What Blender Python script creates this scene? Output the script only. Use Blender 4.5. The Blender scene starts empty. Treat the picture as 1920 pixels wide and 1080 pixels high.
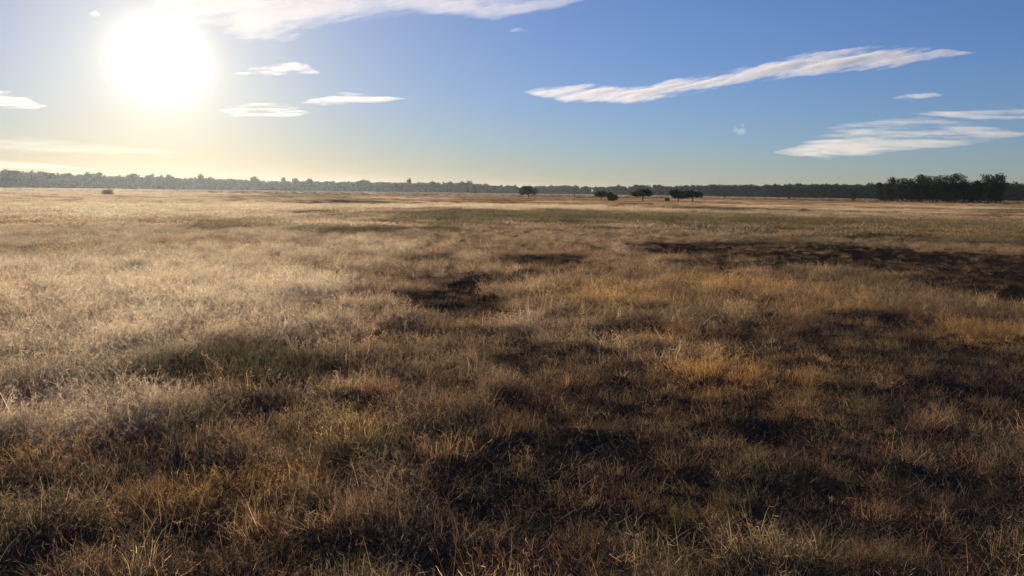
import bpy, math, random
import numpy as np
from mathutils import Vector, Matrix

S = bpy.context.scene
COL = S.collection
rad = math.radians

# ------------------------------------------------------------------ camera
CAM_H = 2.2                      # metres above the plain
W0, H0 = 1920.0, 1080.0          # size of the photograph
F = 1493.0                       # focal length in photo pixels (about 28 mm)
PITCH = math.atan((540.0 - 359.0) / F)
ROLL = 0.0131
_r = np.array([1.0, 0, 0]); _f = np.array([0, math.cos(PITCH), -math.sin(PITCH)])
_u = np.array([0, math.sin(PITCH), math.cos(PITCH)])
RIGHT = math.cos(ROLL) * _r + math.sin(ROLL) * _u
UP = -math.sin(ROLL) * _r + math.cos(ROLL) * _u
FWD = _f
cam = bpy.data.cameras.new('camera')
cam.sensor_width = 36.0
cam.lens = 36.0 * F / W0
cam.clip_start = 0.1
cam.clip_end = 200000.0
cam_ob = bpy.data.objects.new('camera', cam)
COL.objects.link(cam_ob)
cam_ob.matrix_world = Matrix(((RIGHT[0], UP[0], -FWD[0], 0), (RIGHT[1], UP[1], -FWD[1], 0),
                              (RIGHT[2], UP[2], -FWD[2], CAM_H), (0, 0, 0, 1)))
S.camera = cam_ob


def ray(x, y):
    """direction of a photo pixel (arrays welcome)"""
    x = np.asarray(x, float); y = np.asarray(y, float)
    d = FWD + ((x - W0 / 2) / F)[..., None] * RIGHT + ((H0 / 2 - y) / F)[..., None] * UP
    return d / np.linalg.norm(d, axis=-1, keepdims=True)


def gp(x, y, z=0.0):
    """the point of the level plane z that lies in that direction"""
    d = ray(x, y)
    t = (z - CAM_H) / d[..., 2]
    return d * t[..., None] + np.array([0, 0, CAM_H])


def spot(x, dist):
    """ground point at a bearing given by a photo column, at a distance"""
    d = ray(x, 359 + (x - 960) * 0.0131)
    n = math.hypot(d[0], d[1])
    return np.array([d[0] / n * dist, d[1] / n * dist, 0.0])


# ------------------------------------------------------------------ light
SUN_DIR = ray(300, 112)
SUN_EL = math.asin(SUN_DIR[2])
SUN_AZ = math.atan2(SUN_DIR[0], SUN_DIR[1])         # clockwise from +Y
SUN_STRENGTH = 5.0
SKY_STRENGTH = 0.07
EXPOSURE = 0.7

sun = bpy.data.lights.new('sun', 'SUN')
sun.energy = SUN_STRENGTH
sun.angle = rad(0.5)
sun.color = (1.0, 0.83, 0.63)
sun_ob = bpy.data.objects.new('sun', sun)
COL.objects.link(sun_ob)
sun_ob.rotation_euler = Vector(SUN_DIR).to_track_quat('Z', 'Y').to_euler()

world = bpy.data.worlds.new('World')
S.world = world
world.use_nodes = True
nt = world.node_tree
nt.nodes.clear()


def N(tree, kind, **kw):
    n = tree.nodes.new(kind)
    for k, v in kw.items():
        setattr(n, k, v)
    return n


def L(tree, a, b):
    tree.links.new(a, b)


def mth(tree, op, a, b=None, c=None, clamp=False):
    n = N(tree, 'ShaderNodeMath', operation=op)
    n.use_clamp = clamp
    for i, v in enumerate((a, b, c)):
        if v is None:
            continue
        if isinstance(v, (int, float)):
            n.inputs[i].default_value = v
        else:
            L(tree, v, n.inputs[i])
    return n.outputs[0]


def mixrgb(tree, blend, fac, a, b):
    n = N(tree, 'ShaderNodeMix', data_type='RGBA', blend_type=blend)
    n.clamp_factor = True
    for sock, v in ((n.inputs[0], fac), (n.inputs[6], a), (n.inputs[7], b)):
        if isinstance(v, (int, float)):
            sock.default_value = v
        elif isinstance(v, tuple):
            sock.default_value = (*v, 1.0) if len(v) == 3 else v
        else:
            L(tree, v, sock)
    return n.outputs[2]


sky = N(nt, 'ShaderNodeTexSky', sky_type='NISHITA')
sky.sun_disc = False
sky.sun_elevation = SUN_EL
sky.sun_rotation = SUN_AZ
sky.altitude = 300
sky.air_density = 1.0
sky.dust_density = 0.03
sky.ozone_density = 2.5
# the aureole of the sun: light scattered by thin high haze round the disc
geo = N(nt, 'ShaderNodeNewGeometry')
dot = N(nt, 'ShaderNodeVectorMath', operation='DOT_PRODUCT')
tc = N(nt, 'ShaderNodeTexCoord')
L(nt, tc.outputs['Generated'], dot.inputs[0])
dot.inputs[1].default_value = tuple(SUN_DIR)
ang = mth(nt, 'ARCCOSINE', mth(nt, 'MINIMUM', dot.outputs['Value'], 1.0))


def gauss(a, sig, amp):
    q = mth(nt, 'DIVIDE', a, rad(sig))
    return mth(nt, 'MULTIPLY', mth(nt, 'EXPONENT', mth(nt, 'MULTIPLY', mth(nt, 'MULTIPLY', q, q), -0.5)), amp)


def expo(a, sig, amp):
    return mth(nt, 'MULTIPLY', mth(nt, 'EXPONENT', mth(nt, 'DIVIDE', a, -rad(sig))), amp)


core = mth(nt, 'ADD', gauss(ang, 1.5, 10.0), gauss(ang, 4.6, 1.0))
halo = mth(nt, 'ADD', expo(ang, 7.5, 5.6), expo(ang, 20.0, 1.0))
c1 = mixrgb(nt, 'MULTIPLY', 1.0, (1.0, 0.95, 0.86), core)
c2 = mixrgb(nt, 'MULTIPLY', 1.0, (1.0, 0.80, 0.50), halo)
aur = mixrgb(nt, 'ADD', 1.0, c1, c2)
sep = N(nt, 'ShaderNodeSeparateXYZ'); L(nt, tc.outputs['Generated'], sep.inputs[0])
low = mth(nt, 'MULTIPLY', expo(mth(nt, 'ARCSINE', mth(nt, 'MAXIMUM', sep.outputs['Z'], 0.0)), 5.0, 1.0), expo(ang, 22.0, 1.25), clamp=True)
hazy = mixrgb(nt, 'MIX', expo(ang, 12.0, 1.0), (0.58, 0.68, 1.08), (0.72, 0.62, 0.62))
hazy = mixrgb(nt, 'MIX', low, hazy, (0.33, 0.26, 0.30))     # murk low down under the sun
total = mixrgb(nt, 'ADD', 1.0, mixrgb(nt, 'MULTIPLY', 1.0, sky.outputs['Color'], hazy), aur)   # daylight white balance
bg = N(nt, 'ShaderNodeBackground')
bg.inputs['Strength'].default_value = SKY_STRENGTH
L(nt, total, bg.inputs['Color'])
wo = N(nt, 'ShaderNodeOutputWorld')
L(nt, bg.outputs[0], wo.inputs['Surface'])

S.view_settings.view_transform = 'Standard'
S.view_settings.look = 'None'
S.view_settings.exposure = EXPOSURE
S.view_settings.gamma = 1.0
S.view_settings.use_curve_mapping = False
S.render.engine = 'CYCLES'
S.cycles.max_bounces = 8
S.cycles.diffuse_bounces = 3
S.cycles.transmission_bounces = 4
S.cycles.volume_bounces = 3
S.cycles.transparent_max_bounces = 16
S.cycles.use_denoising = True
S.cycles.sample_clamp_indirect = 6.0


# ------------------------------------------------------------------ helpers
def tag(o, label=None, cat=None, group=None, kind=None):
    if label: o['label'] = label
    if cat: o['category'] = cat
    if group: o['group'] = group
    if kind: o['kind'] = kind
    return o


def mesh_obj(name, V, Fc, mat=None, parent=None, smooth=False, attrs=None, link=True):
    me = bpy.data.meshes.new(name)
    V = np.asarray(V, np.float32)
    Fc = [np.asarray(f, np.int32) for f in (Fc if isinstance(Fc, (list, tuple)) else [Fc]) if len(f)]
    nl = sum(f.size for f in Fc); npoly = sum(len(f) for f in Fc)
    me.vertices.add(len(V)); me.vertices.foreach_set('co', V.ravel())
    me.loops.add(nl); me.loops.foreach_set('vertex_index', np.concatenate([f.ravel() for f in Fc]))
    me.polygons.add(npoly)
    st, k = [], 0
    for f in Fc:
        st.append(k + np.arange(len(f)) * f.shape[1]); k += f.size
    me.polygons.foreach_set('loop_start', np.concatenate(st).astype(np.int32))
    if smooth:
        me.polygons.foreach_set('use_smooth', np.ones(npoly, bool))
    if attrs:
        for an, av in attrs.items():
            a = me.attributes.new(an, 'FLOAT', 'POINT')
            a.data.foreach_set('value', np.asarray(av, np.float32))
    me.update(calc_edges=True)
    if mat: me.materials.append(mat)
    o = bpy.data.objects.new(name, me)
    if link: COL.objects.link(o)
    if parent: o.parent = parent
    return o


def hash2(ix, iy, seed):
    h = (ix.astype(np.int64) * 374761393 + iy.astype(np.int64) * 668265263 + seed * 1442695041) & 0xffffffff
    h = ((h ^ (h >> 13)) * 1274126177) & 0xffffffff
    h = ((h ^ (h >> 16)) * 2246822519) & 0xffffffff
    return ((h ^ (h >> 15)) & 0xffffff) / float(0xffffff)


def vnoise(x, y, seed=0):
    x = np.asarray(x, float); y = np.asarray(y, float)
    ix = np.floor(x); iy = np.floor(y)
    fx = x - ix; fy = y - iy
    fx = fx * fx * fx * (fx * (fx * 6 - 15) + 10); fy = fy * fy * fy * (fy * (fy * 6 - 15) + 10)
    a = hash2(ix, iy, seed); b = hash2(ix + 1, iy, seed); c = hash2(ix, iy + 1, seed); d = hash2(ix + 1, iy + 1, seed)
    return (a * (1 - fx) + b * fx) * (1 - fy) + (c * (1 - fx) + d * fx) * fy


def fbm(x, y, seed=0, octv=4, gain=0.5):
    s = 0; amp = 1; tot = 0
    ca, sa = math.cos(0.6), math.sin(0.6)
    for i in range(octv):
        s = s + amp * vnoise(x, y, seed + i * 17)
        tot += amp; amp *= gain
        x, y = (x * ca - y * sa) * 2.03 + 5.3, (x * sa + y * ca) * 2.03 + 1.7
    return s / tot


def sstep(a, b, x):
    t = np.clip((x - a) / (b - a), 0, 1)
    return t * t * (3 - 2 * t)


# ------------------------------------------------------------------ cover of the plain
# patches of the ground, each (photo column, photo row of its middle, width, height) turned into a
# place and a size in metres on the plain
def patch(x, y, w, h):
    c = gp(x, y)
    near = gp(x, y + h / 2.0); far = gp(x, y - h / 2.0)
    dist = float(np.hypot(c[0], c[1]))
    dv = c[:2] / dist
    rx = 0.5 * w * dist / F
    ry = 0.5 * float(np.linalg.norm(far[:2] - near[:2]))
    cc = 0.5 * (near[:2] + far[:2])
    return cc, dv, rx, ry


def field(P, patches, warp=0.35, seed=3):
    """0..1 cover of soft-edged, ragged patches at the points P (n,2)"""
    out = np.zeros(len(P))
    d = np.hypot(P[:, 0], P[:, 1])
    n1 = fbm(P[:, 0] * 0.9, P[:, 1] * 0.5, seed, 4) - 0.5
    n2 = fbm(P[:, 0] * 0.22, P[:, 1] * 0.12, seed + 50, 4) - 0.5
    for (x, y, w, h, a) in patches:
        cc, dv, rx, ry = patch(x, y, w, h)
        q = P - cc
        v = (q @ dv) / ry
        u = (q[:, 0] * dv[1] - q[:, 1] * dv[0]) / rx
        r = np.sqrt(u * u + v * v) + warp * 2.6 * (n1 + n2)
        out = np.maximum(out, a * (1 - sstep(0.65, 1.25, r)))
    return out


BARE = [(850, 572, 200, 55, 1.0), (880, 528, 330, 22, .9), (1030, 488, 190, 22, 1.0), (815, 485, 90, 14, .7),
        (1650, 490, 760, 52, 1.0), (1850, 540, 300, 70, 1.0), (1340, 494, 160, 18, .8), (1760, 455, 320, 14, .6),
        (1720, 650, 420, 70, .9), (1820, 740, 300, 120, 1.0), (1530, 800, 330, 90, 1.0), (1090, 850, 300, 90, .95),
        (1080, 935, 420, 60, 1.0), (1700, 930, 480, 220, .75), (880, 635, 150, 20, .7), (1200, 620, 120, 24, .6),
        (1090, 690, 330, 40, .6), (640, 900, 160, 60, .7), (380, 985, 220, 80, .8), (100, 1040, 300, 60, .7),
        (1400, 640, 200, 30, .5), (700, 560, 100, 20, .5), (930, 1040, 300, 60, .7), (60, 690, 110, 50, .6),
        (380, 745, 300, 30, .5), (640, 775, 160, 30, .6), (1380, 394, 240, 9, .5), (1000, 402, 500, 4, .4),
        (1030, 930, 540, 130, .95), (1500, 900, 1100, 330, .85), (1750, 700, 500, 220, .75), (960, 1060, 700, 80, .6), (560, 1060, 400, 60, .5), (1250, 880, 200, 60, .6), (1480, 1010, 220, 60, .7), (660, 380, 140, 5, .6), (940, 376, 160, 4, .5)]
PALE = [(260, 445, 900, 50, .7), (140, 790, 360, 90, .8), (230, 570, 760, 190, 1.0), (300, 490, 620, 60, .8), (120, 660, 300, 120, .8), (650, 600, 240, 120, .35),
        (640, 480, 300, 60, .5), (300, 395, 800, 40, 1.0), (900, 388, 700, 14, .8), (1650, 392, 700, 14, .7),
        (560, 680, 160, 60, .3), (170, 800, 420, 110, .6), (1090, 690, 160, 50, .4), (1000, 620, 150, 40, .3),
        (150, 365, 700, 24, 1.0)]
GOLD = [(1350, 730, 340, 110, 1.0), (1350, 540, 240, 44, .55), (1520, 575, 320, 50, .45), (450, 930, 420, 90, .8),
        (1860, 635, 160, 50, .9), (990, 770, 160, 40, .6), (1130, 560, 260, 60, .5), (200, 860, 320, 70, .6),
        (1270, 640, 200, 50, .5), (880, 850, 160, 60, .5), (1500, 700, 300, 60, .5), (640, 830, 240, 50, .5),
        (1450, 470, 200, 16, .5), (1680, 435, 500, 22, .7), (1700, 1040, 300, 60, .6), (1280, 965, 260, 50, .6),
        (560, 1000, 260, 80, .5), (1500, 383, 800, 8, .6), (1000, 378, 400, 6, .5), (1160, 376, 120, 5, .8), (1380, 378, 100, 6, .8)]
GREEN = [(430, 700, 330, 60, 1.0), (390, 428, 190, 16, .8), (660, 436, 180, 9, 1.0), (830, 434, 120, 9, 1.0),
         (1300, 418, 1500, 34, .9), (1700, 440, 600, 30, .6), (120, 480, 300, 30, .25), (360, 800, 160, 40, .4), (1060, 880, 200, 90, .5),
         (60, 690, 120, 50, .5), (920, 680, 100, 30, .4), (1450, 455, 160, 14, .7), (1560, 760, 180, 70, .5),
         (200, 440, 420, 26, .15), (360, 930, 220, 60, .4), (1360, 392, 220, 6, .9), (1900, 398, 200, 5, .8)]


def ground_h(x, y):
    d = np.hypot(x, y)
    amp = np.clip(d / 3.0, 0, 1)
    h = (fbm(x * 0.035, y * 0.035, 11, 3) - 0.5) * 0.5 * np.clip((d - 4) / 40.0, 0, 1)
    h = h + (fbm(x * 1.3, y * 1.3, 12, 5, .66) - 0.5) * 0.20 * amp * np.clip(1.6 - d / 90.0, 0.25, 1)
    h = h * np.clip(1.7 - d / 300.0, 0.12, 1)
    return h


# ------------------------------------------------------------------ ground
def mat(name):
    m = bpy.data.materials.new(name)
    m.use_nodes = True
    m.node_tree.nodes.clear()
    return m, m.node_tree, N(m.node_tree, 'ShaderNodeOutputMaterial')


m_ground, t, out = mat('dry_soil_and_litter')
tcg = N(t, 'ShaderNodeTexCoord')
n1 = N(t, 'ShaderNodeTexNoise'); n1.inputs['Scale'].default_value = 0.35; n1.inputs['Detail'].default_value = 8
n2 = N(t, 'ShaderNodeTexNoise'); n2.inputs['Scale'].default_value = 14.0; n2.inputs['Detail'].default_value = 10
n2.inputs['Roughness'].default_value = 0.7
n3 = N(t, 'ShaderNodeTexNoise'); n3.inputs['Scale'].default_value = 0.02; n3.inputs['Detail'].default_value = 8
for n in (n1, n2, n3):
    L(t, tcg.outputs['Object'], n.inputs['Vector'])
soil = mixrgb(t, 'MIX', n2.outputs[0], (0.022, 0.015, 0.010), (0.13, 0.082, 0.048))
lit = mixrgb(t, 'MIX', n2.outputs[0], (0.07, 0.045, 0.024), (0.22, 0.15, 0.085))
at_ = N(t, 'ShaderNodeAttribute', attribute_name='cover')
fac = mth(t, 'MULTIPLY', at_.outputs['Fac'], mth(t, 'ADD', n1.outputs[0], 0.4), clamp=True)
gc = mixrgb(t, 'MIX', fac, soil, lit)
bs = N(t, 'ShaderNodeBsdfDiffuse'); bs.inputs['Roughness'].default_value = 1.0
L(t, gc, bs.inputs['Color'])
bmp = N(t, 'ShaderNodeBump'); bmp.inputs['Strength'].default_value = 0.8; bmp.inputs['Distance'].default_value = 0.05
L(t, n2.outputs[0], bmp.inputs['Height']); L(t, bmp.outputs[0], bs.inputs['Normal'])
L(t, bs.outputs[0], out.inputs['Surface'])

NA, NR = 900, 330
rr = np.concatenate([[0.0], np.geomspace(0.6, 8500.0, NR - 1)])
# finer in front of the camera than behind it
a0 = np.linspace(-math.pi, math.pi, NA, endpoint=False)
aa = a0 - 0.75 * np.sin(a0)
R_, A_ = np.meshgrid(rr, aa, indexing='ij')
gx, gy = R_ * np.sin(A_), R_ * np.cos(A_)
gz = ground_h(gx, gy)
PG = np.stack([gx.ravel(), gy.ravel()], 1)
bare_g = field(PG, BARE, seed=3)
cov = 1 - 0.9 * bare_g
i = np.arange(NR - 1)[:, None]; j = np.arange(NA)[None, :]
q = np.stack([i * NA + j, i * NA + (j + 1) % NA, (i + 1) * NA + (j + 1) % NA, (i + 1) * NA + j], -1).reshape(-1, 4)
q = q[:, ::-1]
ground = mesh_obj('ground', np.stack([gx, gy, gz], -1).reshape(-1, 3), [q], m_ground, smooth=True, attrs={'cover': cov})
tag(ground, 'brown soil and dry litter of the wide flat plain', 'ground', kind='structure')

# ------------------------------------------------------------------ grass
m_grass, t, out = mat('dry_grass_blade')
tint = N(t, 'ShaderNodeAttribute', attribute_name='tint', attribute_type='INSTANCER')
sh = N(t, 'ShaderNodeAttribute', attribute_name='shade')
c = mixrgb(t, 'MULTIPLY', 1.0, tint.outputs['Color'], mixrgb(t, 'MIX', sh.outputs['Fac'], (0.28, 0.26, 0.25), (1.4, 1.35, 1.25)))
d1 = N(t, 'ShaderNodeBsdfDiffuse'); d2 = N(t, 'ShaderNodeBsdfTranslucent')
L(t, c, d1.inputs['Color']); L(t, c, d2.inputs['Color'])
mx = N(t, 'ShaderNodeMixShader'); mx.inputs[0].default_value = 0.56
L(t, d1.outputs[0], mx.inputs[1]); L(t, d2.outputs[0], mx.inputs[2])
gl = N(t, 'ShaderNodeBsdfAnisotropic'); gl.inputs['Roughness'].default_value = 0.75
gl.inputs['Color'].default_value = (.9, .85, .78, 1)
mg = N(t, 'ShaderNodeMixShader'); mg.inputs[0].default_value = 0.05
L(t, mx.outputs[0], mg.inputs[1]); L(t, gl.outputs[0], mg.inputs[2])
L(t, mg.outputs[0], out.inputs['Surface'])


def blades(rng, n, rad_, lmin, lmax, wmin, wmax, lean, curl, seg, head=0, headw=0.002, headl=0.03):
    """n grass blades as tapering strips; 'head' adds that many seed-head bristles near each tip"""
    V, Q, T, sh_ = [], [], [], []
    base = 0
    k = np.linspace(0, 1, seg + 1)
    for b in range(n):
        r = rad_ * math.sqrt(rng.random()); a = rng.random() * 6.283
        p = np.array([r * math.cos(a), r * math.sin(a), -0.02])
        az = a + rng.normal() * 1.5
        Lb = lmin + (lmax - lmin) * rng.random()
        w = wmin + (wmax - wmin) * rng.random()
        th0 = abs(rng.normal()) * lean * (0.4 + r / max(rad_, 1e-3) * 0.6)
        th = th0 + curl * rng.random() * k ** 1.5
        kink = rng.random()
        if kink < 0.35:
            th = th + (k > 0.3 + 0.5 * rng.random()) * (0.5 + rng.random())
        az_k = az + rng.normal() * 0.35 * k
        ds = Lb / seg
        dx = np.sin(th) * np.cos(az_k); dy = np.sin(th) * np.sin(az_k); dz = np.cos(th)
        c_ = np.concatenate([[p], p + np.cumsum(np.stack([dx, dy, dz], 1)[:-1] * ds, axis=0)])
        c_[:, 2] = np.maximum(c_[:, 2], -0.02 + 0.03 * k)
        fa = rng.random() * 6.283
        side = np.array([math.cos(fa), math.sin(fa), 0.15 * rng.normal()])
        wk = (w * 0.5 * (1 - 0.75 * k ** 1.6))[:, None]
        v = np.empty((2 * (seg + 1), 3)); v[0::2] = c_ - side * wk; v[1::2] = c_ + side * wk
        V.append(v)
        s = rng.random()
        sh_.append(np.full(len(v), s))
        for m in range(seg):
            Q.append((base + 2 * m, base + 2 * m + 1, base + 2 * m + 3, base + 2 * m + 2))
        base += len(v)
        for m in range(head):
            u = 0.72 + 0.28 * rng.random()
            q0 = c_[0] * 0
            ii = min(int(u * seg), seg - 1); fr = u * seg - ii
            q0 = c_[ii] * (1 - fr) + c_[ii + 1] * fr
            dd = rng.normal(size=3); dd[2] += 0.5; dd /= np.linalg.norm(dd)
            ss = np.cross(dd, rng.normal(size=3)); ss /= np.linalg.norm(ss)
            hl = headl * (0.5 + rng.random())
            V.append(np.array([q0 - ss * headw * .4, q0 + ss * headw * .4, q0 + dd * hl * .6 + ss * headw, q0 + dd * hl]))
            sh_.append(np.full(4, min(1.0, 0.4 + 0.6 * rng.random())))
            T += [(base, base + 1, base + 2), (base, base + 2, base + 3)]
            base += 4
    return np.concatenate(V), [np.array(Q), np.array(T).reshape(-1, 3)], np.concatenate(sh_)


tuft_col = bpy.data.collections.new('grass_tufts')
KINDS = {}
_ki = 0


def tuft(kind, nvar, seed, **kw):
    global _ki
    for v in range(nvar):
        rng = np.random.default_rng(seed + v)
        V, Fc, s = blades(rng, **kw)
        o = mesh_obj('grass_tuft_%02d' % _ki, V, Fc, m_grass, attrs={'shade': s}, link=False)
        tuft_col.objects.link(o)
        KINDS.setdefault(kind, []).append(_ki)
        _ki += 1


tuft('wisp', 6, 100, n=60, rad_=.15, lmin=.08, lmax=.30, wmin=.0014, wmax=.003, lean=.9, curl=1.4, seg=4, head=9, headw=.0014, headl=.028)
tuft('leaf', 6, 200, n=80, rad_=.12, lmin=.06, lmax=.23, wmin=.002, wmax=.0045, lean=.9, curl=1.9, seg=4, head=1, headw=.0016, headl=.03)
tuft('mat', 6, 300, n=90, rad_=.21, lmin=.05, lmax=.24, wmin=.0016, wmax=.004, lean=1.4, curl=1.6, seg=3, head=1, headw=.0016, headl=.03)
tuft('tangle', 5, 700, n=70, rad_=.24, lmin=.10, lmax=.34, wmin=.0011, wmax=.0022, lean=1.2, curl=2.2, seg=6, head=2, headw=.0012, headl=.025)
tuft('litter', 6, 800, n=70, rad_=.42, lmin=.04, lmax=.22, wmin=.0025, wmax=.006, lean=1.5, curl=.5, seg=2)
tuft('stalk', 4, 400, n=3, rad_=.10, lmin=.22, lmax=.50, wmin=.0014, wmax=.0026, lean=.5, curl=.9, seg=6, head=12, headw=.002, headl=.03)
# coarser clumps for the far plain
tuft('farwisp', 5, 500, n=130, rad_=.75, lmin=.10, lmax=.36, wmin=.008, wmax=.020, lean=.7, curl=1.0, seg=2, head=4, headw=.010, headl=.08)
tuft('farleaf', 5, 600, n=140, rad_=.65, lmin=.08, lmax=.28, wmin=.009, wmax=.022, lean=.8, curl=1.3, seg=2, head=1, headw=.010, headl=.08)

rng = np.random.default_rng(7)
HALF = rad(44)


def scatter(r0, r1, dens):
    area = HALF * (r1 * r1 - r0 * r0)
    n = int(area * dens)
    r = np.sqrt(r0 * r0 + (r1 * r1 - r0 * r0) * rng.random(n))
    a = (rng.random(n) * 2 - 1) * HALF
    return np.stack([r * np.sin(a), r * np.cos(a)], 1)


STRAW = np.array([.50, .375, .235]); PALEC = np.array([.88, .74, .54]); GOLDC = np.array([.66, .38, .115])
GREENC = np.array([.085, .082, .040]); BROWN = np.array([.22, .125, .065]); GREY = np.array([.28, .225, .155])
pts, rots, scl, knd, tin = [], [], [], [], []


def lerp(a, b, f):
    return a + (b - a) * f[:, None]


def grow(r0, r1, dens, far=False):
    P = scatter(r0, r1, dens)
    bare = field(P, BARE, seed=3); pale = field(P, PALE, seed=21); gold = field(P, GOLD, seed=33); green = field(P, GREEN, seed=45)
    nz = fbm(P[:, 0] * .8, P[:, 1] * .5, 77, 4); n2 = fbm(P[:, 0] * .13, P[:, 1] * .06, 88, 4); n3 = fbm(P[:, 0] * (2.6 if far else 4.2), P[:, 1] * (2.6 if far else 4.2), 99, 4, .7)
    d = np.hypot(P[:, 0], P[:, 1])
    keep_p = np.clip(0.25 + 1.3 * (nz - 0.36) + 6.5 * (n3 - .53) + 0.5 * pale + 0.6 * gold + 0.8 * green, 0.1, 1) * (1 - 0.78 * bare * (1 - 0.6 * gold))
    m = rng.random(len(P)) < keep_p
    P, bare, pale, gold, green, nz, n2, n3, d = [v[m] for v in (P, bare, pale, gold, green, nz, n2, n3, d)]
    n = len(P)
    u = rng.random(n)
    pw = np.clip(.10 + .85 * pale + .25 * (n2 - .5) - .3 * bare - .5 * green, 0.04, .95)       # share of wispy seed-head grass
    pl = np.clip(.34 + .5 * gold + .8 * green - .3 * bare, 0, 1)
    pl = pl * (1 - .55 * pale)
    tot = pw + pl + .45 * (1 - .6 * pale) + .5 * bare
    if far:
        kind = np.where(u < pw / (pw + pl), 0, 1)
        names = ['farwisp', 'farleaf']
    else:
        kind = np.where(u < pw / tot, 0, np.where(u < (pw + pl) / tot, 1, np.where(u < .986, 2, 3)))
        names = ['wisp', 'leaf', 'mat', 'stalk', 'tangle']
    if not far:
        kind = np.where((kind == 1) & (rng.random(n) < .55 * bare), 2, kind)
        kind = np.where((kind != 3) & (rng.random(n) < .20), 4, kind)
    idx = np.zeros(n, int)
    for k, nm in enumerate(names):
        s = kind == k
        idx[s] = rng.choice(KINDS[nm], s.sum())
    # the plants' own colours
    c = lerp(np.tile(BROWN, (n, 1)), STRAW, np.clip(2.4 * (n3 - .33), 0, 1))
    c = lerp(c, GREY, np.clip(2.2 * (nz - .5), 0, .7))
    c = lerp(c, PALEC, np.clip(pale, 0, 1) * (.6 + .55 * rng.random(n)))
    c = lerp(c, GOLDC, gold * (.55 + .45 * rng.random(n)))
    c = lerp(c, BROWN * .55, bare * .85 * (1 - .5 * gold))
    # olive, rust and brown stems; light fading nearer and rightward is painted into the tint
    falloff = np.maximum((1 - sstep(5.5, 15, d)) * (.66 + .2 * sstep(-.3, .2, P[:, 0] / d)), sstep(-.15, .45, P[:, 0] / d) * (1 - sstep(25, 70, d)) * .7) * (1 - .75 * gold) * (1 - .8 * pale)
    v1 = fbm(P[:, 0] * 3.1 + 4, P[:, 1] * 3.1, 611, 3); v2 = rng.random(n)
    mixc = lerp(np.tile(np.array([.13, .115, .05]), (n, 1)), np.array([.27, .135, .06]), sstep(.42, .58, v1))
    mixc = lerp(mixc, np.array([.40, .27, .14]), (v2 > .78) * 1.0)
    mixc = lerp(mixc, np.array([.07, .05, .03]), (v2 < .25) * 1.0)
    c = lerp(c, mixc, np.clip(falloff * (.6 + .6 * rng.random(n)), 0, 1))
    # drifts of redder and of greyer grass over the far plain
    b1 = fbm(P[:, 0] * .045, P[:, 1] * .045, 123, 5, .6); b2 = fbm(P[:, 0] * .03 + 9, P[:, 1] * .03, 321, 5, .6)
    fd = sstep(25, 70, d)
    c = lerp(c, np.array([.34, .19, .10]), fd * sstep(.54, .66, b1) * .8 * np.clip(.65 + 1.2 * P[:, 0] / d, .15, 1))
    c = lerp(c, PALEC, fd * sstep(.50, .64, b2) * .7 * np.clip(.75 - 1.1 * P[:, 0] / d, .15, 1))
    c = lerp(c, np.array([.16, .13, .07]), fd * sstep(.62, .72, 1 - b2) * .7 * np.clip(.65 + 1.2 * P[:, 0] / d, .15, 1))
    c = lerp(c, GREENC * (1 + .5 * fd[:, None]), np.clip(green * 1.1 * (.5 + .5 * rng.random(n)), 0, 1))
    g2 = (rng.random(n) < .10) & (pale < .6)
    c[g2] = c[g2] * .35 + GREENC * .65
    c = c * ((0.75 + 0.5 * rng.random(n)) if far else np.exp(rng.normal(size=n) * .36 * (1 - .65 * pale)))[:, None]
    c = np.minimum(c, .90)
    sc = np.minimum(np.exp(rng.normal(size=n) * .32), 1.6) * (.35 + 1.3 * n3) * (1 + .25 * green + .10 * pale - .40 * bare) * (.72 + .28 * sstep(5, 22, d))
    z = ground_h(P[:, 0], P[:, 1])
    pts.append(np.column_stack([P, z])); knd.append(idx); tin.append(c); flat = np.clip(1.0 - (d - 12) / 60.0, .5, 1.0)
    scl.append(np.column_stack([sc, sc, sc * flat]))
    rots.append(np.column_stack([rng.normal(size=n) * (.06 if far else .28), rng.normal(size=n) * (.06 if far else .28), rng.random(n) * 6.283]))


def strew(r0, r1, dens):
    """dead stems and leaf litter lying flat on the soil"""
    P = scatter(r0, r1, dens); n = len(P)
    pts.append(np.column_stack([P, ground_h(P[:, 0], P[:, 1]) + .015]))
    knd.append(rng.choice(KINDS['litter'], n))
    v = fbm(P[:, 0] * 1.7, P[:, 1] * 1.7, 909, 4)
    c = lerp(np.tile(np.array([.10, .065, .04]), (n, 1)), np.array([.34, .24, .15]), sstep(.40, .62, v) * (.3 + .7 * rng.random(n)))
    c = c * (1 - .5 * field(P, BARE, seed=3))[:, None]
    tin.append(c); s_ = .7 + .6 * rng.random(n)
    scl.append(np.column_stack([s_, s_, s_ * .45]))
    e = .5
    gxn = (ground_h(P[:, 0] + e, P[:, 1]) - ground_h(P[:, 0] - e, P[:, 1])) / (2 * e)
    gyn = (ground_h(P[:, 0], P[:, 1] + e) - ground_h(P[:, 0], P[:, 1] - e)) / (2 * e)
    rots.append(np.column_stack([np.arctan(gyn), -np.arctan(gxn), np.zeros(n)]))


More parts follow.
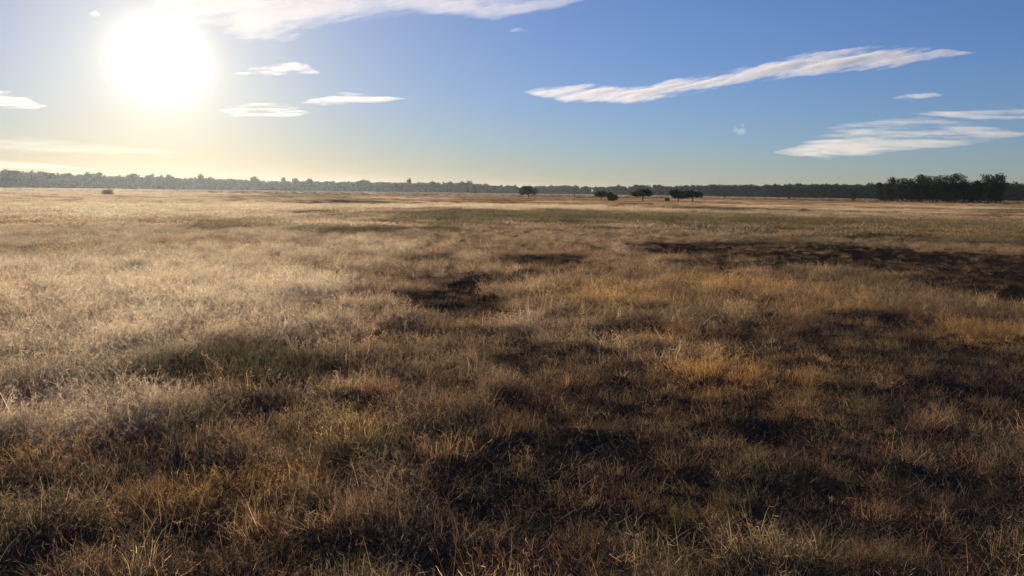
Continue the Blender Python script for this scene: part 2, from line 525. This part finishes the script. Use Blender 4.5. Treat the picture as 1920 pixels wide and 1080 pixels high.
strew(2.2, 14, 17)
strew(14, 30, 4)
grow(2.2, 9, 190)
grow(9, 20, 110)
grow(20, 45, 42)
grow(45, 110, 3.4, far=True)
grow(110, 320, .7, far=True)
grow(320, 1000, .10, far=True)
pts = np.concatenate(pts); knd = np.concatenate(knd); tin = np.concatenate(tin); scl = np.concatenate(scl); rots = np.concatenate(rots)
print('tufts', len(pts))
me = bpy.data.meshes.new('grass')
me.vertices.add(len(pts)); me.vertices.foreach_set('co', pts.astype(np.float32).ravel())
a = me.attributes.new('kind_index', 'INT', 'POINT'); a.data.foreach_set('value', knd.astype(np.int32))
a = me.attributes.new('size', 'FLOAT_VECTOR', 'POINT'); a.data.foreach_set('vector', scl.astype(np.float32).ravel())
a = me.attributes.new('turn', 'FLOAT_VECTOR', 'POINT'); a.data.foreach_set('vector', rots.astype(np.float32).ravel())
a = me.attributes.new('tint', 'FLOAT_COLOR', 'POINT')
a.data.foreach_set('color', np.column_stack([tin, np.ones(len(tin))]).astype(np.float32).ravel())
me.materials.append(m_grass)
grass = bpy.data.objects.new('grass', me)
COL.objects.link(grass)
tag(grass, 'dry golden and pale straw grass covering the whole plain', 'grass', kind='stuff')
ng = bpy.data.node_groups.new('grass_tufts_on_points', 'GeometryNodeTree')
ng.interface.new_socket('Geometry', in_out='INPUT', socket_type='NodeSocketGeometry')
ng.interface.new_socket('Geometry', in_out='OUTPUT', socket_type='NodeSocketGeometry')
gi = N(ng, 'NodeGroupInput'); go = N(ng, 'NodeGroupOutput')
ci = N(ng, 'GeometryNodeCollectionInfo'); ci.inputs['Collection'].default_value = tuft_col
ci.inputs['Separate Children'].default_value = True; ci.inputs['Reset Children'].default_value = True
iop = N(ng, 'GeometryNodeInstanceOnPoints'); iop.inputs['Pick Instance'].default_value = True


def named(nm, ty):
    n = N(ng, 'GeometryNodeInputNamedAttribute', data_type=ty)
    n.inputs['Name'].default_value = nm
    return [o for o in n.outputs if o.enabled and o.name == 'Attribute'][0]


L(ng, gi.outputs[0], iop.inputs['Points']); L(ng, ci.outputs[0], iop.inputs['Instance'])
L(ng, named('kind_index', 'INT'), iop.inputs['Instance Index'])
L(ng, named('turn', 'FLOAT_VECTOR'), iop.inputs['Rotation'])
L(ng, named('size', 'FLOAT_VECTOR'), iop.inputs['Scale'])
L(ng, iop.outputs[0], go.inputs[0])
md = grass.modifiers.new('tufts', 'NODES'); md.node_group = ng

# ------------------------------------------------------------------ trees
m_leaf, t, out = mat('dark_leaves')
oi = N(t, 'ShaderNodeAttribute', attribute_name='shade')
c = mixrgb(t, 'MIX', oi.outputs['Fac'], (0.022, 0.030, 0.014), (0.060, 0.072, 0.030))
d1 = N(t, 'ShaderNodeBsdfDiffuse'); d2 = N(t, 'ShaderNodeBsdfTranslucent')
L(t, c, d1.inputs['Color']); L(t, c, d2.inputs['Color'])
mx = N(t, 'ShaderNodeMixShader'); mx.inputs[0].default_value = 0.3
L(t, d1.outputs[0], mx.inputs[1]); L(t, d2.outputs[0], mx.inputs[2]); L(t, mx.outputs[0], out.inputs['Surface'])
m_bark, t, out = mat('grey_brown_bark')
nb = N(t, 'ShaderNodeTexNoise'); nb.inputs['Scale'].default_value = 6.0
tcb = N(t, 'ShaderNodeTexCoord'); L(t, tcb.outputs['Object'], nb.inputs['Vector'])
bb = N(t, 'ShaderNodeBsdfDiffuse')
L(t, mixrgb(t, 'MIX', nb.outputs[0], (0.035, 0.026, 0.02), (0.12, 0.095, 0.07)), bb.inputs['Color'])
L(t, bb.outputs[0], out.inputs['Surface'])


m_dry_hazed = m_leaf.copy(); m_dry_hazed.name = 'dry_brown_hazed_leaves'  # dry brown made paler, the haze over the bush painted into its leaves
for nd in m_dry_hazed.node_tree.nodes:
    if nd.type == 'MIX_SHADER':
        nd.inputs[0].default_value = .5
    if nd.type == 'MIX':
        nd.inputs[6].default_value = (.30, .23, .15, 1); nd.inputs[7].default_value = (.58, .45, .31, 1)


def tube(path, radii, sides=6):
    path = np.asarray(path, float); n = len(path)
    V, Q = [], []
    for k in range(n):
        dd = path[min(k + 1, n - 1)] - path[max(k - 1, 0)]; dd /= np.linalg.norm(dd) + 1e-9
        a_ = np.cross(dd, [0.3, 0.9, 0.1]); a_ /= np.linalg.norm(a_); b_ = np.cross(dd, a_)
        th = np.arange(sides) / sides * 2 * math.pi
        V.append(path[k] + radii[k] * (np.cos(th)[:, None] * a_ + np.sin(th)[:, None] * b_))
    for k in range(n - 1):
        for s in range(sides):
            Q.append((k * sides + s, k * sides + (s + 1) % sides, (k + 1) * sides + (s + 1) % sides, (k + 1) * sides + s))
    return np.concatenate(V), np.array(Q)


def join(parts):
    V, Q, b = [], [], 0
    for v, q_ in parts:
        V.append(v); Q.append(q_ + b); b += len(v)
    return np.concatenate(V), np.concatenate(Q)


def leaf_cloud(rng, blobs, n, size):
    """n leaf sprays through a set of ellipsoid clumps (x, y, z, rx, ry, rz)"""
    B = np.array(blobs, float)
    vol = B[:, 3] * B[:, 4] * B[:, 5]; pr = vol ** .8; pr = pr / pr.sum()
    k = rng.choice(len(B), n, p=pr)
    d = rng.normal(size=(n, 3)); d /= np.linalg.norm(d, axis=1)[:, None]
    r = rng.random(n) ** .45
    r = np.where(rng.random(n) < .08, r * 1.12, r)
    c = B[k, :3] + d * r[:, None] * B[k, 3:]
    nn = rng.normal(size=(n, 3)); nn /= np.linalg.norm(nn, axis=1)[:, None]
    a_ = np.cross(nn, rng.normal(size=(n, 3))); a_ /= np.linalg.norm(a_, axis=1)[:, None]
    b_ = np.cross(nn, a_)
    s = size * (.5 + rng.random(n))[:, None]
    V = np.stack([c - a_ * s, c - b_ * s * .55, c + a_ * s, c + b_ * s * .55], 1).reshape(-1, 3)
    V[:, 2] = np.maximum(V[:, 2], 0.03)
    Q = np.arange(4 * n).reshape(n, 4)
    shd = np.repeat(np.clip(.5 + .3 * rng.normal(size=n) + .25 * (B[k, 0] * 7.3 % 1 - .5), 0, 1), 4)
    return V, Q, shd


def trunk_mesh(rng, h_fork, tops, r0):
    base = np.array([0, 0, -0.3]); fork = np.array([rng.normal() * .06 * h_fork, rng.normal() * .06 * h_fork, h_fork])
    parts = [tube([base, np.array([0, 0, 0.15]), fork * .6, fork], [r0 * 1.35, r0, r0 * .85, r0 * .75])]
    for tp in tops:
        tp = np.array(tp[:3])
        mid = fork * .5 + tp * .5 + np.array([0, 0, -.08 * np.linalg.norm(tp - fork)])
        parts.append(tube([fork, mid, tp], [r0 * .6, r0 * .35, r0 * .1], 5))
    return join(parts)


def tree(name, loc, blobs, h_fork, r0, n, size, label, cat='tree', group=None, seed=0, rz=0.0, leaf=None):
    rng = np.random.default_rng(seed)
    o = bpy.data.objects.new(name, None); COL.objects.link(o)
    o.location = (loc[0], loc[1], float(ground_h(np.array(loc[0]), np.array(loc[1]))) - 0.05)
    o.rotation_euler.z = rz
    o.empty_display_size = 0.5
    tag(o, label, cat, group)
    V, Q, s = leaf_cloud(rng, blobs, n, size)
    mesh_obj('crown', V, [Q], leaf or m_leaf, o, attrs={'shade': s})
    V, Q = trunk_mesh(rng, h_fork, blobs[:7], r0)
    mesh_obj('trunk', V, [Q], m_bark, o)
    return o


def crown_blobs(rng, w, h0, h1, flat=0.5, k=9, dx=0.0):
    """clumps filling a spreading crown of width w between heights h0 and h1"""
    out_ = []
    hh = h1 - h0
    for i_ in range(k):
        a_ = rng.random() * 6.283; r = math.sqrt(rng.random()) * .36 * w
        rx = w * (.15 + .11 * rng.random())
        rz_ = hh * (.22 + .14 * rng.random())
        x_ = r * math.cos(a_)
        top = h1 - rz_ - hh * flat * (abs(r) / (.5 * w)) ** 2
        z_ = h0 + rz_ * .8 + max(0, top - h0 - rz_ * .8) * rng.random() ** .6
        out_.append((x_ + dx, r * math.sin(a_) * .8, z_, rx, rx, rz_))
    return out_


def face(loc):
    return -math.atan2(loc[0], loc[1])          # local x runs across the view from the plain's near edge


def field_tree(x, ybase, ytop, wpx, label, seed, leaf=None, flat=.5, low=.3, group='small trees standing alone in the field', name='field_tree', cat='tree', n=2600, k=14):
    p = gp(x, ybase); d = float(np.hypot(p[0], p[1]))
    h = (ybase - ytop + 3.0) * d / F; w = 1.2 * wpx * d / F
    rng = np.random.default_rng(seed)
    b = crown_blobs(rng, w, h * low, h, flat, k)
    return tree(name, p, b, h * low * 1.05, .05 * h, n, .035 * w + .06, label, cat, group, seed, face(p), leaf)


field_tree(991, 370.5, 350, 30, 'dark rounded bushy tree standing alone left of the other field trees', 1, low=.25, flat=.7)
field_tree(1127, 376, 358.5, 24, 'left tree of the touching dark pair, umbrella crown on a thin trunk', 2, low=.36, flat=.4)
field_tree(1147, 377.5, 360.5, 19, 'low bushy right tree of the touching dark pair', 3, low=.08, flat=.8)
field_tree(1205, 377, 355.5, 34, 'dark dome-crowned umbrella tree with one short visible trunk', 4, low=.36, flat=.75)
field_tree(1272, 378.5, 357.5, 34, 'larger left tree of the right-hand dark pair with domed crown', 5, low=.25, flat=.4)
field_tree(1298, 379.5, 360.5, 30, 'flat-topped right tree of the right-hand dark pair with short trunk', 6, low=.38, flat=.35)
field_tree(1253, 378.5, 371.5, 10, 'small dark bush at the left foot of the larger domed tree', 7, low=.02, flat=.6, name='field_bush', cat='bush', group=None, n=400, k=5)
field_tree(1358, 373, 363.5, 8, 'tiny narrow shrub to the right of the isolated dark trees', 8, low=.2, flat=.4, name='field_shrub', cat='shrub', group=None, n=350, k=5)
field_tree(1599, 376.5, 359.5, 10, 'lone narrow dark shrub standing left of the dark grove', 9, low=.03, flat=.4, name='field_shrub', cat='shrub', group=None, n=1600, k=12)
field_tree(1478, 374.5, 371.8, 7, 'tiny low dark bush far off below the right-hand treeline', 10, low=.02, flat=.5, name='field_bush', cat='bush', group=None, n=200, k=4)
field_tree(201, 366, 354.5, 23, 'low dome-shaped brownish bush alone in the pale misty field', 11, m_dry_hazed, low=.01, flat=1.1, name='field_bush', cat='bush', group=None, n=420, k=10)

# a thin bare pole of a dead tree between the first and second field trees
p = gp(1077, 371); d = float(np.hypot(p[0], p[1]))
o = bpy.data.objects.new('dead_tree', None); COL.objects.link(o); o.location = (p[0], p[1], float(ground_h(p[0], p[1])))
tag(o, 'thin bare dead tree standing like a pole among the field trees', 'dead tree')
hh = 20 * d / F
V, Q = tube([(0, 0, -.3), (.05, 0, hh * .5), (-.06, .05, hh)], [.16, .12, .05])
mesh_obj('trunk', V, [Q], m_bark, o)
for (z0, dx_, dz_) in ((.55, .5, .7), (.7, -.45, .5), (.82, .3, .45)):
    V, Q = tube([(0, 0, hh * z0), (dx_ * .6, .1, hh * z0 + dz_ * .5), (dx_, .15, hh * z0 + dz_)], [.06, .04, .015], 5)
    mesh_obj('branch', V, [Q], m_bark, o)

# the dark grove at the right
GROVE = [(1654, 344, 20, 410, 'small low tree tapering off the left edge of the dark grove'),
         (1673, 335, 26, 399, 'first tall tree at the left shoulder of the dark grove'),
         (1700, 337, 40, 392, 'second tree from the left in the dark grove, below its skyline'),
         (1718, 331.5, 30, 404, 'tall rough-topped tree rising in the left half of the dark grove'),
         (1744, 333, 40, 396, 'broad tree left of the middle of the dark grove'),
         (1768, 332, 36, 390, 'broad middle tree of the dark grove'),
         (1793, 330, 38, 397, 'highest tree of the dark grove, right of its middle'),
         (1822, 342.5, 36, 393, 'low tree filling the dip right of the highest grove tree'),
         (1847, 330, 33, 401, 'tall round-headed tree near the right end of the dark grove'),
         (1866, 333.5, 30, 395, 'last tree at the right end of the dark grove')]
for i_, (x, yt, w, d, lab) in enumerate(GROVE):
    p = spot(x, d)
    yb = 359 + (x - 960) * .0131 + CAM_H / d * F
    h = (yb - yt) * d / F; wm = w * d / F * 1.1
    rg = np.random.default_rng(700 + i_)
    b = crown_blobs(rg, wm, h * .05, h * .97, .35, 18) + [(k * wm * .2, rg.normal() * .6, h * .16, wm * .22, wm * .2, h * .16) for k in (-1, 0, 1)]
    b += [(rg.normal() * wm * .16, rg.normal() * 1.0, h * .84, wm * .26, wm * .24, h * .15) for _ in range(2)]
    tree('grove_tree', p, b, h * .3, .28, 3700, .36, lab, 'tree', 'trees of the dark grove', 700 + i_, face(p))

# skyline trees that stand out of the far wood: (column, top row, width px, distance, shape, label)
SKYLINE = [(20, 321, 40, 780, .4, 'broad hazy tree at the far left edge of the treeline'),
           (95, 324, 26, 800, .5, 'hazy tree on the treeline above and left of the lone dome bush'),
           (128, 325, 18, 800, .6, 'small rounded hazy crown on the treeline left of the block-shaped pair'),
           (165, 323.5, 18, 800, .2, 'left of the two flat block-shaped hazy crowns on the skyline'),
           (181, 323, 18, 800, .2, 'right of the two flat block-shaped hazy crowns on the skyline'),
           (226, 327.5, 14, 800, .6, 'small hazy crown under the sun just left of a broad one'),
           (247, 325, 24, 800, .3, 'broad hazy crown directly below the left side of the sun'),
           (284, 325, 16, 800, .5, 'left tree of three rounded crowns below the sun'),
           (302, 326.5, 10, 800, .5, 'thin middle tree of three rounded crowns below the sun'),
           (317, 326.5, 20, 800, .6, 'sparse rounded right tree of three crowns below the sun'),
           (375, 325.5, 15, 820, .4, 'small round-headed tree standing clear on the skyline right of the sun'),
           (396, 330, 13, 820, .5, 'lower companion crown right of the round-headed skyline tree'),
           (478, 330, 14, 830, .5, 'hazy crown left of a small cluster of skyline trees'),
           (532, 331, 10, 830, .4, 'leaning small crown, left tree of the skyline cluster'),
           (553, 331, 14, 830, .4, 'tallest middle tree of the small skyline cluster'),
           (581, 332, 12, 830, .5, 'right tree of the small skyline cluster with a thin top'),
           (623, 335, 14, 850, .6, 'single low crown between two tree clusters on the skyline'),
           (685, 336.5, 30, 850, .6, 'wide low tree with a smooth top in the middle of the left treeline'),
           (767, 331.5, 9, 850, .3, 'thin tall tree with a tiny round head on the skyline'),
           (810, 338, 22, 860, .5, 'broad crown between the thin tall tree and the highest middle crowns'),
           (842, 336.5, 14, 860, .4, 'round crown left of the highest trees in the middle treeline'),
           (868, 337, 12, 860, .4, 'tree just left of the dark end crown in the middle treeline'),
           (881, 335.5, 12, 850, .4, 'dark end crown of the high trees in the middle treeline'),
           (910, 342, 14, 900, .5, 'rounded tree right of the narrow pointed tree'),
           (952, 345, 14, 950, .5, 'first low tree right of the middle of the treeline gap'),
           (1096, 346, 11, 950, .4, 'small crown on the treeline left of the dark touching pair'),
           (1126, 348, 14, 950, .5, 'far crown showing above the umbrella tree of the touching pair'),
           (1140, 347.5, 11, 950, .4, 'far crown showing above the low bushy tree of the touching pair'),
           (1159, 345, 14, 950, .4, 'far rounded crown between the touching pair and the dome-crowned tree'),
           (1199, 344, 22, 900, .3, 'far tall crowns directly behind the dome-crowned tree'),
           (1232, 344, 16, 900, .3, 'tallest far crown right of the dome-crowned tree')]
for i_, (x, yt, w, d, fl, lab) in enumerate(SKYLINE):
    p = spot(x, d)
    yb = 359 + (x - 960) * .0131 + CAM_H / d * F
    h = (yb - yt) * d / F; wm = w * d / F
    rg = np.random.default_rng(1300 + i_)
    b = crown_blobs(rg, wm * 1.1, h * .4, h * .97, fl, 7)
    tree('skyline_tree', p, b, h * .45, .22, 420, .055 * wm + .28, lab, 'tree', 'trees standing out on the far skyline', 1300 + i_, face(p))
# the one narrow pointed tree
p = spot(891.5, 700); h = (361.5 - 341.5) * 700 / F
b = [(0, 0, h * (0.12 + .8 * k / 7), (1 - k / 7.6) * 2.6, (1 - k / 7.6) * 2.6, h * .1) for k in range(8)]
tree('pointed_tree', p, b, h * .3, .18, 900, .3, 'narrow pointed conical tree standing dark in front of the far wood', 'tree', None, 31, face(p))

# the far wood itself: a continuous belt with an uneven top
rg = np.random.default_rng(55)
TOPX = np.array([-500, 0, 60, 110, 150, 210, 260, 330, 420, 480, 520, 600, 700, 780, 850, 890, 930, 1000, 1060, 1130, 1200, 1260, 1330, 1400, 1500, 1600, 1680, 1780, 1880, 1920, 2500])
TOPY = np.array([320, 323, 324, 328, 329, 331, 332, 334, 335, 337, 339, 340, 341, 342, 342, 344, 347, 348, 347, 350, 348, 348, 346, 346, 345, 346, 346, 347, 346, 347, 350])
DISX = np.array([-500, 0, 500, 900, 1000, 1250, 1450, 2500]); DISY = np.array([800, 820, 850, 900, 980, 930, 800, 760])
Vs, Qs, Ss, b0 = [], [], [], 0
tv, tq, tb = [], [], 0
for x in np.arange(-480, 2420, 4.2):
    x = x + rg.normal() * 3
    for row in range(3):
        d = float(np.interp(x, DISX, DISY)) + row * 26 + rg.normal() * 9
        p = spot(x, d)
        yb = 359 + (x - 960) * .0131 + CAM_H / d * F
        h = (yb - np.interp(x, TOPX, TOPY)) * d / F * (.97 + .13 * rg.random()) - abs(1 - row) * .8
        w = h * (.65 + .4 * rg.random())
        bl = crown_blobs(rg, w, h * .25, h, .35, 6) + [(rg.normal() * w * .2, 0, h * .2, w * .55, w * .3, h * .24)]
        V, Q, s = leaf_cloud(rg, bl, 200, 1.0)
        Vs.append(V + p); Qs.append(Q + b0); Ss.append(s); b0 += len(V)
        V, Q = tube([p + (0, 0, -.3), p + (0.1, 0, h * .5), p + (rg.normal() * .5, 0, h * .8)], [.2, .15, .05], 4)
        Vs.append(V); Qs.append(Q + b0); Ss.append(np.full(len(V), .5)); b0 += len(V)
wood = mesh_obj('far_wood', np.concatenate(Vs), [np.concatenate(Qs)], m_leaf, attrs={'shade': np.concatenate(Ss)})
tag(wood, 'continuous dark belt of woodland along the far edge of the plain', 'woodland', kind='stuff')

# ------------------------------------------------------------------ clouds (real layers of vapour a few kilometres away)
def cloud(label, spine, alt, thick, dens, seed, aniso=.35, streak=(26., 5.5), rag=.5, step=1.6, tilt=0.0, gain=.58):
    """spine: (photo column, photo row, half-height) along the cloud; laid out on a level at altitude alt"""
    sp = np.array(spine, float)
    x0, x1 = sp[0, 0], sp[-1, 0]
    y0 = (sp[:, 1] - sp[:, 2] * 1.9).min() - 4; y1 = (sp[:, 1] + sp[:, 2] * 1.9).max() + 4
    y1 = min(y1, 338 + 0)
    nx = max(12, int((x1 - x0) / step)); ny = max(10, int((y1 - y0) / (step * .55)))
    X, Y = np.meshgrid(np.linspace(x0 - 6, x1 + 6, nx), np.linspace(y0, y1, ny), indexing='ij')
    cy = np.interp(X, sp[:, 0], sp[:, 1]); hh_ = np.interp(X, sp[:, 0], sp[:, 2])
    hh_ = np.where((X < x0) | (X > x1), .01, hh_)
    Yr = Y + tilt * X
    big = fbm(X / (streak[0] * 3.2), Yr / (streak[1] * 3), seed, 3) - .5
    fine = fbm(X / streak[0], Yr / streak[1], seed + 5, 6, gain) - .5
    v = (Y - cy) / np.maximum(hh_ * 1.22, .3)
    tk = 1 - v * v * np.where(v > 0, 1.15, .85) + rag * (1.6 * big + 1.9 * fine)
    tk = tk * sstep(0, 2.5, hh_)
    edge = np.minimum(np.minimum(X - X.min(), X.max() - X) / 6.0, np.minimum(Y - Y.min(), Y.max() - Y) / 3.0)
    tk = np.clip(tk, 0, 1.5) * np.clip(edge, 0, 1)
    ends = np.clip(np.minimum(X - x0, x1 - X) / (.16 * (x1 - x0)), 0, 1)
    tk = 1.2 * tk ** 1.9 * (.25 + .75 * ends)
    P = gp(X, Y, alt)
    i_, j_ = np.meshgrid(np.arange(nx - 1), np.arange(ny - 1), indexing='ij')
    q_ = np.stack([i_ * ny + j_, (i_ + 1) * ny + j_, (i_ + 1) * ny + j_ + 1, i_ * ny + j_ + 1], -1).reshape(-1, 4)
    tf = tk.ravel()
    q_ = q_[(tf[q_] > 1e-4).any(1)]
    top = P.reshape(-1, 3).copy(); bot = top.copy()
    tf = np.where(tf > 1e-4, tf, 0)
    top[:, 2] += tf * thick * .6; bot[:, 2] -= tf * thick * .4
    nv = len(top)
    bi = np.where(tf > 0, np.arange(nv) + nv, np.arange(nv))
    V = np.concatenate([top, bot]); Fq = np.concatenate([q_, bi[q_][:, ::-1]])
    used = np.unique(Fq); remap = np.zeros(len(V), int); remap[used] = np.arange(len(used))
    V = V[used]; Fq = remap[Fq]
    org = V.mean(0); org[2] = alt
    m, t_, out_ = mat('cloud_vapour')
    pv = N(t_, 'ShaderNodeVolumePrincipled')
    pv.inputs['Color'].default_value = (.985, .98, .975, 1)
    pv.inputs['Density'].default_value = dens
    pv.inputs['Anisotropy'].default_value = aniso
    L(t_, pv.outputs[0], out_.inputs['Volume'])
    o = mesh_obj('cloud', V - org, [Fq], m)
    o.location = org
    tag(o, label, 'cloud', 'thin clouds in the morning sky')
    return o


ALT = 2600.0
cloud('long white streak of cloud climbing to the right across the blue sky',
      [(980, 173, .5), (1010, 174, 7), (1060, 178, 16), (1120, 175, 14), (1180, 180, 15), (1215, 176, 13), (1270, 163, 14), (1340, 152, 13), (1420, 140, 13),
       (1480, 128, 15), (1540, 120, 18), (1620, 111, 17), (1690, 106, 16), (1740, 101, 11), (1800, 100, 4), (1830, 99, .4)], ALT, 42, .0026, 1, streak=(30, 3.6), rag=.75, tilt=.2)
cloud('broad lens-shaped grey-white cloud low in the right sky',
      [(1445, 286, .5), (1490, 284, 9), (1550, 275, 24), (1600, 268, 30), (1680, 259, 28), (1760, 255, 22), (1830, 251, 15), (1880, 252, 8), (1940, 250, 1)], ALT, 40, .0009, 2, streak=(60, 5), rag=.8)
cloud('thin flat cloud streak at the right edge above the lens-shaped cloud',
      [(1700, 213, .5), (1760, 214, 5), (1840, 215, 9), (1920, 214, 12), (2040, 214, 12), (2140, 210, 1)], ALT, 34, .0012, 3, streak=(60, 4), rag=.9)
cloud('faint small wisp left of the thin right-edge streak',
      [(1668, 184, .4), (1690, 183, 4), (1720, 182, 5), (1750, 179, 3), (1775, 178, .4)], ALT, 26, .0012, 4, streak=(24, 3), rag=1.1)
cloud('tiny faint puff below the long white streak',
      [(1372, 246, .4), (1382, 243, 10), (1392, 246, 11), (1404, 250, .4)], ALT, 26, .00035, 5, streak=(7, 5), rag=1.3)
cloud('large bright cloud bank crossing the top edge right of the sun',
      [(150, -60, 1), (260, -36, 26), (340, -8, 40), (400, 6, 46), (450, 20, 54), (500, 28, 54), (560, 20, 46), (620, 10, 40), (690, 4, 32), (780, -2, 26), (860, 2, 26), (920, 14, 25), (980, 11, 21), (1040, 3, 15), (1115, -8, 1)],
      ALT, 46, .0015, 6, streak=(54, 11), rag=.72, tilt=.15)
cloud('small bright two-humped cloud just right of the sun',
      [(432, 138, .4), (470, 135, 6), (510, 134, 9), (550, 128, 10), (580, 132, 8), (602, 138, .4)], ALT, 36, .0017, 7, streak=(24, 3.2), rag=1.1)
cloud('bright white flat cloud low to the right of the sun',
      [(410, 207, .4), (440, 209, 8), (490, 206, 11), (540, 211, 12), (585, 211, .5)], ALT, 40, .0013, 8, streak=(40, 2.4), rag=1.25)
cloud('thin spindle of cloud trailing right from the bright flat cloud',
      [(560, 193, .4), (610, 189, 8), (650, 184, 10), (700, 187, 6), (770, 184, .5)], ALT, 36, .0012, 9, streak=(40, 2.4), rag=1.1)
cloud('small bright cloud at the left edge beside the sun',
      [(-80, 184, 1), (-20, 186, 11), (20, 190, 11), (60, 196, 7), (95, 200, .4)], ALT, 36, .0013, 10, streak=(40, 2.6), rag=1.1)
cloud('long golden cloud band low at the left edge',
      [(-120, 268, 2), (0, 270, 14), (90, 274, 13), (200, 280, 9), (300, 285, 4), (370, 288, .4)], ALT, 26, .00022, 11, streak=(60, 6))
cloud('lowest golden cloud streak just above the left treeline',
      [(-120, 305, 2), (-20, 307, 7), (60, 311, 6), (150, 316, 2), (210, 318, .3)], ALT, 24, .0002, 12, streak=(60, 4))
cloud('tiny bright fleck of cloud above the left of the sun',
      [(166, 26, .3), (178, 26, 5), (190, 28, .3)], ALT, 30, .004, 13, streak=(8, 5))
cloud('faint wisp under the end of the top cloud bank',
      [(950, 58, .3), (970, 58, 4), (1000, 57, .4)], ALT, 24, .001, 14, streak=(12, 3), rag=1.2)

# ------------------------------------------------------------------ morning haze lying on the plain
m_haze, t, out = mat('morning_haze')
pv = N(t, 'ShaderNodeVolumePrincipled')
pv.inputs['Color'].default_value = (.74, .87, 1.0, 1)
pv.inputs['Density'].default_value = 0.000052
pv.inputs['Anisotropy'].default_value = 0.7
L(t, pv.outputs[0], out.inputs['Volume'])
X = 9000.0; zb, zt = -2.0, 20.0
V = [(-X, -X, zb), (X, -X, zb), (X, X, zb), (-X, X, zb), (-X, -X, zt), (X, -X, zt), (X, X, zt), (-X, X, zt)]
haze = mesh_obj('haze', V, [np.array([(0, 3, 2, 1), (4, 5, 6, 7), (0, 1, 5, 4), (1, 2, 6, 5), (2, 3, 7, 6), (3, 0, 4, 7)])], m_haze)
tag(haze, 'pale morning haze lying over the plain', 'haze', kind='stuff')
